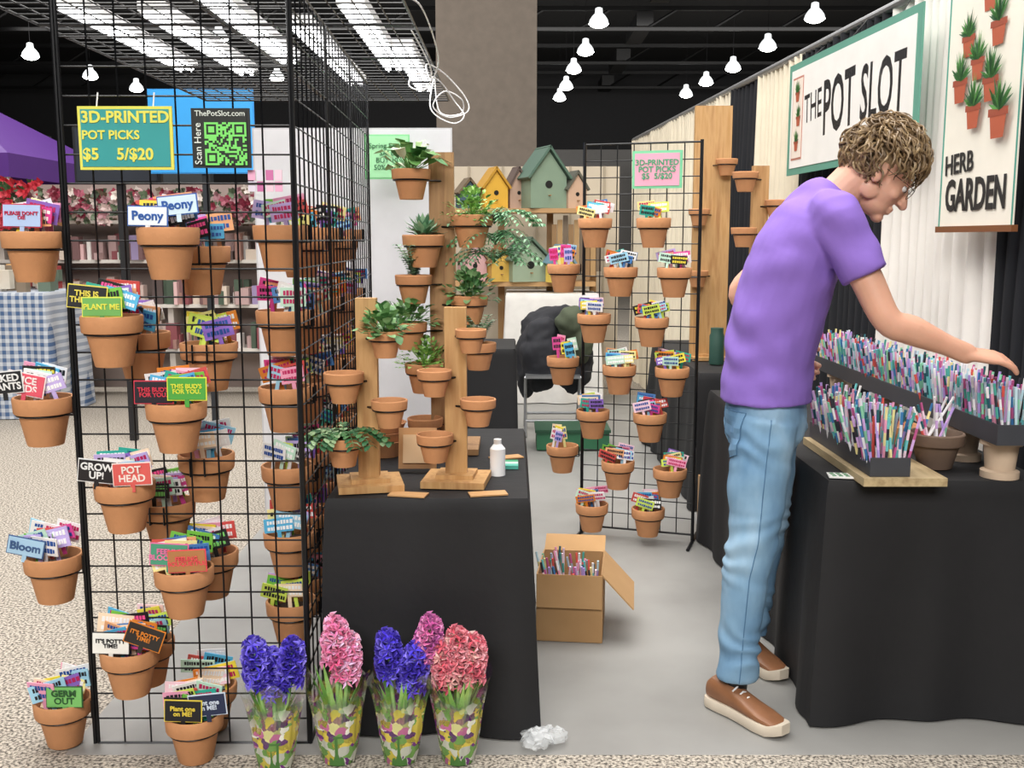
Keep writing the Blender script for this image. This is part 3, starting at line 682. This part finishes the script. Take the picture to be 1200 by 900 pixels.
b=MB(); b.ell((.33,7.75,.78),.28,.12,.17); b.ell((.22,7.62,.6),.17,.14,.28); b.ell((.46,7.62,.55),.15,.12,.25); b.ell((.1,7.7,.5),.08,.1,.25)
remeshed(b,'black_jacket',mat('jacket_cloth',hx('24252b'),.8,var=.3),.02,None,lambda c:.03*noise.noise(c*9)+.012*noise.noise(c*25))
b=MB(); b.ell((.45,7.55,.84),.13,.12,.12); b.ell((.52,7.52,.7),.08,.1,.16)
remeshed(b,'olive_scarf',mat('olive_cloth',hx('4a5240'),.9),.015,None,lambda c:.02*noise.noise(c*14))
b=MB(); b.box((.42,7.1,.07),(.5,.35,.12),hx('2f6a4a')); b.box((.42,7.1,.14),(.52,.37,.02),hx('1f4a34')); b.obj('storage_tote',[M_col],smooth=False)
cloth_table('side_table',-.35,.02,6.6,7.3,.74,.01,12,.01)
b=MB(); b.box((1.12,4.95,.2),(.12,.25,.38),hx('dedede')); b.box((1.0,5.0,.13),(.1,.22,.26),hx('b08a60')); b.obj('shopping_bag',[M_col],smooth=False)
# ---------------- left background ----------------
m=mat('gingham',hx('ffffff'),.8); nt=m.node_tree; bs=nt.nodes['Principled BSDF']; tc=nt.nodes.new('ShaderNodeTexCoord')
sp=nt.nodes.new('ShaderNodeSeparateXYZ'); nt.links.new(tc.outputs['Object'],sp.inputs[0]); acc=[]
for k in (0,2):
    mu=nt.nodes.new('ShaderNodeMath'); mu.operation='MULTIPLY'; mu.inputs[1].default_value=16; nt.links.new(sp.outputs[k],mu.inputs[0])
    fr=nt.nodes.new('ShaderNodeMath'); fr.operation='FRACT'; nt.links.new(mu.outputs[0],fr.inputs[0])
    g=nt.nodes.new('ShaderNodeMath'); g.operation='GREATER_THAN'; g.inputs[1].default_value=.5; nt.links.new(fr.outputs[0],g.inputs[0]); acc.append(g)
ad=nt.nodes.new('ShaderNodeMath'); ad.operation='ADD'; nt.links.new(acc[0].outputs[0],ad.inputs[0]); nt.links.new(acc[1].outputs[0],ad.inputs[1])
hf=nt.nodes.new('ShaderNodeMath'); hf.operation='MULTIPLY'; hf.inputs[1].default_value=.5; nt.links.new(ad.outputs[0],hf.inputs[0])
r=nt.nodes.new('ShaderNodeValToRGB'); r.color_ramp.elements[0].color=(*lin(hx('ccd2da')),1); r.color_ramp.elements[1].color=(*lin(hx('4a6690')),1); nt.links.new(hf.outputs[0],r.inputs[0]); nt.links.new(r.outputs[0],bs.inputs['Base Color'])
cloth_table('gingham_table',-5.2,-3.75,8.2,9.0,1.02,.04,20,.03,m)
b=MB()
for i in range(60): b.box((-4.5+rnd.uniform(-.65,.7),8.6+rnd.uniform(-.35,.35),1.03+rnd.uniform(.04,.16)),(rnd.uniform(.06,.16),.08,rnd.uniform(.08,.25)),hx(rnd.choice(['d8d0c0','8a7a68','b04a4a','e8e4da','6a7a6a','c8a070'])))
b.obj('craft_goods',[M_col],smooth=False)
def blooms(name,x0,x1,y,z0,z1,cols,n,s=.055):
    b=MB()
    for i in range(n):
        c=V((rnd.uniform(x0,x1),y+rnd.uniform(-.2,.2),rnd.uniform(z0,z1))); col=hx(rnd.choice(cols))
        for k in range(7):
            a=k*.9+rnd.random(); d=V((math.cos(a),rnd.uniform(-1,.2),math.sin(a)))*s*rnd.uniform(.5,1); sd=V((-math.sin(a),0,math.cos(a)))*s*.35
            b.add([c,c+d*.5-sd,c+d,c+d*.5+sd],[(0,1,2,3)],col)
    return b.obj(name,[M_leaf],smooth=False)
e=empty('flower_stall',(-2.9,9.2,0)); b=MB()
b.box((-3.0,9.7,1.0),(3.8,.05,1.9),hx('9a8a84'))
for z in (.45,.85,1.25,1.6): b.box((-3.1,9.45,z),(3.1,.4,.03),hx('d8d2ca'))
for x in (-4.6,-3.1,-1.6): b.box((x,9.5,.85),(.05,.4,1.66),hx('c8c0b8'))
for i in range(300):
    z=rnd.choice((.45,.85,1.25)); h=rnd.uniform(.06,.26); b.box((rnd.uniform(-4.5,-1.7),9.35+rnd.uniform(-.1,.1),z+.015+h/2),(rnd.uniform(.03,.10),.1,h),hx(rnd.choice(['b89a98','7a5a5a','c8b0a8','e8e4e0','8a4a50','584a48','a07a70','d8c8b8','4a5a4a','e0b8b8','9a8ab0'])))
par(b.obj('shelving',[M_col],smooth=False),e)
par(blooms('dried_flowers',-4.6,-1.6,9.25,1.60,1.88,['98324a','a8586a','7a2438','a87880','3f4a38','5a6a50','d8c0bc','6a5a4a','e0d4cc'],700),e)
par(blooms('dried_flowers_red',-5.5,-4.2,9.1,1.55,1.95,['a81e2c','c02a3a','3a5a34','d04050'],260),e)
s=sign('blue_tarp_sign',(-2.1,7.1,2.17),.72,.56,'2f9ae0','2a8ad0')
b=MB(); b.box((-2.75,7.3,2.03),(.6,.05,.4),hx('14161c')); b.box((-2.75,7.27,2.03),(.56,.01,.36),hx('1e2430')); b.box((-2.75,7.33,1.0),(.05,.05,2.0),hx('1a1a1e')); b.box((-2.1,7.15,1.0),(.04,.04,1.95),hx('22262c')); b.obj('tv_monitor',[M_col],smooth=False)
b=MB(); tx,ty=-6.8,12.5
b.add([(tx-1.5,ty-1.5,2.35),(tx+1.5,ty-1.5,2.35),(tx+1.5,ty+1.5,2.35),(tx-1.5,ty+1.5,2.35),(tx,ty,3.3),(tx-1.5,ty-1.5,2.1),(tx+1.5,ty-1.5,2.1),(tx+1.5,ty+1.5,2.1),(tx-1.5,ty+1.5,2.1)],[(0,1,4),(1,2,4),(2,3,4),(3,0,4),(5,6,1,0),(6,7,2,1),(7,8,3,2),(8,5,0,3)],hx('5a2f86'))
for sx_ in(-1,1):
    for sy in(-1,1): b.box((tx+sx_*1.45,ty+sy*1.45,1.07),(.05,.05,2.12),hx('dddddd'))
b.obj('purple_canopy_tent',[M_col],smooth=False)
for i,(x,y,c_) in enumerate([(-3.0,14,'c8c4bc'),(-8.2,15.5,'8a8078')]):
    cloth_table('vendor_table',x-.9,x+.9,y,y+.8,.8,.03,30+i,.03,mat('vendor_cloth_%d'%i,hx(c_),.8))
b=MB()
for x,w,c_ in [(-3.2,2.2,'a8a6a2'),(-1.7,.8,'b8b6b4'),(-7.5,2.0,'6a6a70')]:
    b.box((x,16.9,1.2),(w,.05,2.3),hx(c_))
b.obj('vendor_backdrop',[M_col],smooth=False)
# ---------------- man ----------------
man=empty('man',(.80,3.15,0))
F=V((.966,-.26,0)); Rt=V((-.26,-.966,0)); Z=V((0,0,1))
def cr(pts,rads,k=5):
    P=[V(p) for p in pts]; Q=[(r,r) if not isinstance(r,tuple) else r for r in rads]; op=[];orr=[]
    for i in range(len(P)-1):
        p0,p1,p2,p3=P[max(i-1,0)],P[i],P[i+1],P[min(i+2,len(P)-1)]
        for s in range(k):
            t=s/k; op.append(.5*((2*p1)+(p2-p0)*t+(2*p0-5*p1+4*p2-p3)*t*t+(3*p1-p0-3*p2+p3)*t**3))
            e=t*t*(3-2*t)*.5+t*.5; orr.append(tuple(Q[i][m]*(1-e)+Q[i+1][m]*e for m in(0,1)))
    op.append(P[-1]); orr.append(Q[-1]); return op,orr
def limb(b,pts,rads,ref=None,n=20,k=5,round_=True):
    p,r=cr(pts,rads,k); b.tube(p,r,n,ref=ref,round_=round_)
# jeans
b=MB()
limb(b,[(.79,3.15,1.00),(.79,3.152,.94),(.793,3.155,.86),(.80,3.16,.82)],[(.168,.118),(.175,.126),(.168,.124),(.12,.09)],ref=Rt)
limb(b,[(.770,3.065,.90),(.752,3.045,.76),(.735,3.02,.56),(.712,3.01,.44),(.70,3.005,.27),(.69,3.0,.11)],[.099,.094,.076,.071,.063,.065],k=4,round_=False)
limb(b,[(.825,3.245,.90),(.838,3.265,.76),(.848,3.30,.56),(.842,3.325,.44),(.828,3.35,.27),(.815,3.37,.12)],[.094,.086,.070,.066,.060,.062],k=4,round_=False)
def jd(c):
    a=.006*noise.noise(V((c.x*7,c.y*7,c.z*16)))
    lo=max(0,1-abs(c.z-.18)/.14); kn=max(0,1-abs(c.z-.52)/.14)
    hp=max(0,1-abs(c.z-.84)/.1)
    return a+(lo*.007+kn*.005+hp*.004)*math.sin(c.z*95+9*noise.noise(c*7))
jo=remeshed(b,'jeans',M_jean,.008,man,jd,3)
bvh=BVHTree.FromPolygons([v.co.copy() for v in jo.data.vertices],[tuple(p.vertices) for p in jo.data.polygons])
def onto(p,dirv):
    h=bvh.ray_cast(V(p)-dirv*.4,dirv,.8)
    return h[0]-dirv*.003 if h[0] else None
pdir=-((Rt*.62-F*.80).normalized()); pside=pdir.cross(Z).normalized()
b=MB(); base=V((.775,3.11,.875)); N=8
def patch(base,outline_w,zt,zb,point):
    grid=[]
    for j in range(N+1):
        z=zt+(zb-zt)*j/N; row=[]
        for i in range(N+1):
            x=(i/N-.5)*outline_w*(1-.12*j/N); zz=z-(point*(1-abs(2*i/N-1)) if j==N else point*(1-abs(2*i/N-1))*(j/N)**3)
            row.append(onto(V((base.x,base.y,zz))+pside*x,pdir))
        grid.append(row)
    for j in range(N):
        for i in range(N):
            q=[grid[j][i],grid[j][i+1],grid[j+1][i+1],grid[j+1][i]]
            if all(k is not None for k in q): b.add(q,[(0,1,2,3)],mi=0)
    edge=[grid[j][0] for j in range(N+1)]+[grid[N][i] for i in range(1,N+1)]+[grid[j][N] for j in range(N-1,-1,-1)]+[grid[0][i] for i in range(N-1,-1,-1)]
    edge=[k for k in edge if k is not None]
    if len(edge)>3: b.tube(edge,.0016,5,mi=1)
patch(base,.125,.935,.81,.02)
for leg in ([(.770,3.065,.92),(.752,3.045,.76),(.735,3.02,.56),(.712,3.01,.44),(.70,3.005,.27),(.69,3.0,.12)],):
    P_,_=cr(leg,[.1]*6,8); L_=[onto(p,-(Rt*.98+F*.2).normalized()) for p in P_]; L_=[k for k in L_ if k is not None]; b.tube([k-Rt*.0018 for k in L_],.0016,5,mi=1)
par(b.obj('jeans_pocket',[M_jean,M_jeand]),man)
# shirt
b=MB()
limb(b,[(.79,3.15,.955),(.795,3.15,1.08),(.822,3.148,1.24),(.865,3.145,1.39),(.905,3.14,1.49),(.94,3.138,1.555),(.972,3.135,1.60)],[(.186,.142),(.176,.136),(.186,.142),(.20,.138),(.185,.115),(.115,.085),(.068,.062)],ref=Rt,n=32,k=5,round_=False)
sh=V((.925,2.975,1.515)); el_=V((1.065,2.90,1.222)); wr=V((1.300,2.905,1.125))
limb(b,[(.93,3.06,1.52),sh,sh.lerp(el_,.28),sh.lerp(el_,.58)],[.07,.078,.070,.068],round_=False)
shL=V((.965,3.305,1.50)); elL=V((.765,3.43,1.28)); wrL=V((.885,3.36,1.06))
limb(b,[(.94,3.22,1.51),shL,shL.lerp(elL,.28),shL.lerp(elL,.58)],[.07,.076,.070,.066],round_=False)
def sd(c):
    t=c.z+.5*(c.x-.8)
    fold=math.sin(t*48+5*noise.noise(V((c.x*4,c.y*4,c.z*3))))*noise.noise(V((c.x*5,c.y*5,c.z*4+3)))
    f2=math.sin((c.x*.8-c.z*.5)*70+4*noise.noise(c*5))*max(0,noise.noise(c*4+V((5,5,5))))
    return .010*fold+.006*f2+.004*noise.noise(c*14)
remeshed(b,'t_shirt',M_shirt,.007,man,sd,3)
# skin
b=MB()
H=V((1.10,3.12,1.645)); tl=math.radians(38); fy=-.12
fdir=V((math.cos(tl)*math.cos(fy),math.cos(tl)*math.sin(fy),-math.sin(tl))); rdir=fdir.cross(Z).normalized(); udir=rdir.cross(fdir)
HR=Matrix((fdir,-rdir,udir)).transposed()
def hp(f,u,r=0): return H+fdir*f+udir*u+rdir*r
b.ell(hp(-.012,.03),.098,.076,.088,HR); b.ell(hp(.030,-.02),.066,.062,.088,HR); b.ell(hp(.040,-.075),.050,.048,.042,HR)
b.ell(hp(.076,-.103),.020,.024,.018,HR); b.ell(hp(.080,.022),.018,.048,.014,HR)
b.tube([hp(.088,.010),hp(.104,-.015),hp(.116,-.034)],[.009,.012,.014],12,round_=True); b.ell(hp(.104,-.036,.012),.009,.009,.008,HR); b.ell(hp(.104,-.036,-.012),.009,.009,.008,HR)
b.ell(hp(.091,-.063),.012,.024,.007,HR); b.ell(hp(.089,-.077),.012,.021,.007,HR)
for s in(-1,1):
    b.ell(hp(.060,-.03,s*.040),.024,.020,.020,HR); b.ell(hp(-.012,-.012,s*.078),.020,.010,.034,HR); b.ell(hp(.0,-.06,s*.052),.03,.014,.03,HR)
limb(b,[(.93,3.137,1.53),(.985,3.134,1.585),hp(-.045,-.05)],[.066,.060,.062])
def hand(b,w,d,n,sg,curl=.25,spread=.08):
    d=d.normalized(); s=d.cross(n).normalized(); n=s.cross(d)
    b.tube([w-d*.01,w+d*.025,w+d*.06,w+d*.088,w+d*.096],[(.027,.019),(.033,.017),(.041,.016),(.042,.013),(.038,.010)],18,ref=s,round_=True)
    for i,(o,L) in enumerate([(.031,.074),(.0105,.084),(-.0105,.078),(-.031,.060)]):
        p=w+d*.088+s*o*sg; a=spread*(o/.03)*sg; q=(d*math.cos(a)+s*math.sin(a)); pts=[p]; c=.1
        for k,f in enumerate((.45,.30,.25)):
            c+=curl*(1+.5*k); dd=q*math.cos(c)-n*math.sin(c); p=p+dd*L*f; pts.append(p)
        b.tube(pts,[.0095,.0090,.0082,.0070],12,ref=s,round_=True)
    p=w+d*.022+s*sg*.026; pts=[p]
    for k,f in enumerate((.04,.034,.026)):
        dd=(d*(.65+.15*k)+s*sg*(.75-.25*k)-n*.25).normalized(); p=p+dd*f; pts.append(p)
    b.tube(pts,[.014,.0115,.0105,.0085],12,round_=True)
limb(b,[sh.lerp(el_,.2),sh.lerp(el_,.6),el_,el_.lerp(wr,.3),el_.lerp(wr,.75),wr],[.052,.046,.041,.043,.030,(.030,.024)],ref=None)
hand(b,wr,V((.97,.06,-.12)),V((.05,-.35,1)),(1 if V((.97,.10,-.1)).cross(Z).y>0 else -1),.16,.10)
limb(b,[shL.lerp(elL,.2),shL.lerp(elL,.6),elL,elL.lerp(wrL,.3),wrL],[.050,.045,.041,.042,.029])
hand(b,wrL,V((.75,-.35,-.35)),V((.3,.9,-.1)),1,.4,.05)
remeshed(b,'body',M_skin,.0042,man,None,3)
b=MB()
for s in(-1,1):
    b.ell(hp(.078,.0,s*.031),.012,.013,.010,HR,12,hx('e8e4e0')); b.ell(hp(.0875,-.002,s*.031),.004,.006,.006,HR,10,hx('3a2c22'))
    b.tube([hp(.094,.020,s*.012),hp(.095,.025,s*.03),hp(.082,.020,s*.05)],[.003,.004,.002],8,hx('5a4430'))
par(b.obj('eyes',[M_col]),man)
b=MB()
for s in(-1,1):
    b.tube([hp(.105,.0+.018*math.sin(a),s*.033+.024*math.cos(a)) for a in [k*math.pi/12 for k in range(25)]],.0011,6)
    b.tube([hp(.105,.008,s*.058),hp(.09,.008,s*.075),hp(-.005,.006,s*.084),hp(-.02,-.012,s*.084)],.0011,6)
b.tube([hp(.105,.004,-.009),hp(.110,.006,0),hp(.105,.004,.009)],.0011,6)
par(b.obj('glasses',[M_glassf]),man)
# hair
b=MB(); b.ell(hp(-.026,.050),.104,.086,.086,HR); b.ell(hp(-.06,.0),.066,.080,.06,HR); b.ell(hp(.050,.085),.048,.062,.034,HR)
remeshed(b,'hair_base',M_hair,.006,man,lambda c:.008*noise.noise(c*38)+.006*noise.noise(c*80),1)
b=MB(); rr=random.Random(3)
for i in range(950):
    a=rr.uniform(0,6.283); e=rr.uniform(-.75,1.57); d=V((math.cos(a)*math.cos(e),math.sin(a)*math.cos(e),math.sin(e)))
    if d.x>.55 and d.z<.45: continue
    if d.x>-.15 and d.z<.02: continue
    p=hp(-.022+d.x*.102,.047+d.z*.090,d.y*.086); n=(HR@V((d.x,-d.y,d.z))).normalized()
    whorl=(HR@V((1,0,-.15)))*(.9 if d.z>.3 else .1)+V((0,0,-.9))
    t=whorl+V((rr.uniform(-1,1),rr.uniform(-1,1),rr.uniform(-1,1)))*.6; t=(t-n*t.dot(n)).normalized(); w=n.cross(t); pts=[];L=rr.uniform(.045,.09); cu=rr.uniform(.005,.011); ph=rr.uniform(0,6); lift=rr.uniform(.008,.028)
    for k in range(9):
        s=k/8; pts.append(p+t*L*s+n*(.004+lift*math.sin(s*2.6)-s*s*.32*L*.5+cu*.5*math.sin(s*7+ph))+w*cu*math.cos(s*7+ph))
    b.tube(pts,[.0025,.0035,.004,.004,.004,.0035,.003,.002,.001],5)
par(b.obj('hair_curls',[M_hair]),man)
# shoes
def shoe(heel,toe,ank):
    heel=V((*heel,0)); toe=V((*toe,0)); d=(toe-heel); L=d.length; d.normalize(); s=V((d.y,-d.x,0)); b=MB()
    prof=[(0,.024),(.04,.033),(.15,.036),(.35,.034),(.5,.038),(.7,.047),(.85,.045),(.95,.033),(1,.018)]
    vs=[];fs=[];n=len(prof)
    for z,g in ((.004,.97),(.012,1.03),(.03,1.03),(.036,.96)):
        for t,w in prof: vs.append(heel+d*L*t+s*w*g+V((0,0,z+.012*max(0,t-.85)/.15)))
        for t,w in prof[::-1]: vs.append(heel+d*L*t-s*w*g+V((0,0,z+.012*max(0,t-.85)/.15)))
    m=2*n
    for j in range(3):
        for i in range(m): k=(i+1)%m; fs.append((j*m+i,j*m+k,(j+1)*m+k,(j+1)*m+i))
    fs.append(tuple(range(m))[::-1]); fs.append(tuple(range(3*m,4*m)))
    b.add(vs,fs,mi=1)
    rings=[(.01,.022,.03,.085),(.08,.032,.03,.105),(.2,.034,.03,.108),(.33,.034,.03,.098),(.45,.036,.03,.086),(.6,.041,.03,.070),(.75,.043,.03,.058),(.88,.038,.03,.048),(.97,.022,.03,.038)]
    vs=[];fs=[];k=16
    for t,w,z0,z1 in rings:
        for i in range(k):
            a=2*math.pi*i/k; ca,sa=math.cos(a),math.sin(a)
            vs.append(heel+d*L*t+s*w*math.copysign(abs(ca)**.7,ca)+V((0,0,(z0+z1)/2+(z1-z0)/2*math.copysign(abs(sa)**.8,sa))))
    for j in range(len(rings)-1):
        for i in range(k): q=(i+1)%k; fs.append((j*k+i,j*k+q,(j+1)*k+q,(j+1)*k+i))
    fs.append(tuple(range(k))); fs.append(tuple((len(rings)-1)*k+i for i in range(k)))
    b.add(vs,fs,mi=0)
    for i in range(5):
        t=.38+.07*i; z=.098-.010*i-.006*(i>2); c=heel+d*L*t
        b.tube([c-s*.024+V((0,0,z-.010)),c+V((0,0,z)),c+s*.024+V((0,0,z-.010))],.003,6,mi=2)
    b.tube([V(ank)+V((0,0,.03)),V((ank[0],ank[1],.085)),heel+d*L*.22+V((0,0,.06))],[.040,.037,.034],14,mi=3)
    par(b.obj('shoe',[M_leather,M_sole,M_whitep,M_dark]),man)
shoe((.622,3.055),(.80,2.82),(.69,3.0,.11)); shoe((.775,3.455),(.895,3.20),(.815,3.37,.12))
# ---------------- lights ----------------
def area(loc,size,en,tgt=None,col=(1,.97,.93)):
    l=bpy.data.lights.new('hall_fill_light','AREA'); l.shape='RECTANGLE'; l.size=size[0]; l.size_y=size[1]; l.energy=en; l.color=col
    o=bpy.data.objects.new('hall_fill_light',l); o.location=loc; sc.collection.objects.link(o)
    if tgt is not None: o.rotation_euler=(V(tgt)-V(loc)).to_track_quat('-Z','Y').to_euler()
area((0,4,6.8),(7,5),860)
area((-1,-4,5.5),(6,2.5),690,(0,4,1))  # added front fill behind the camera, not a hall fixture
area((-6,11,7),(8,8),700); area((4,15,7.2),(10,8),520); area((0,31,6.5),(30,3),1100,(0,45,1.0))  # last one is an added lamp that brightens the back wall and partitions
w=bpy.data.worlds.new('w'); sc.world=w; w.use_nodes=True; w.node_tree.nodes['Background'].inputs[0].default_value=(.5,.5,.5,1); w.node_tree.nodes['Background'].inputs[1].default_value=.3
# ---------------- camera ----------------
cam=bpy.data.cameras.new('camera'); co=bpy.data.objects.new('camera',cam); sc.collection.objects.link(co)
cam.sensor_width=36; cam.lens=36; co.location=(0,0,1.45); co.rotation_euler=(math.radians(90-8.06),0,0); cam.clip_end=200
sc.camera=co
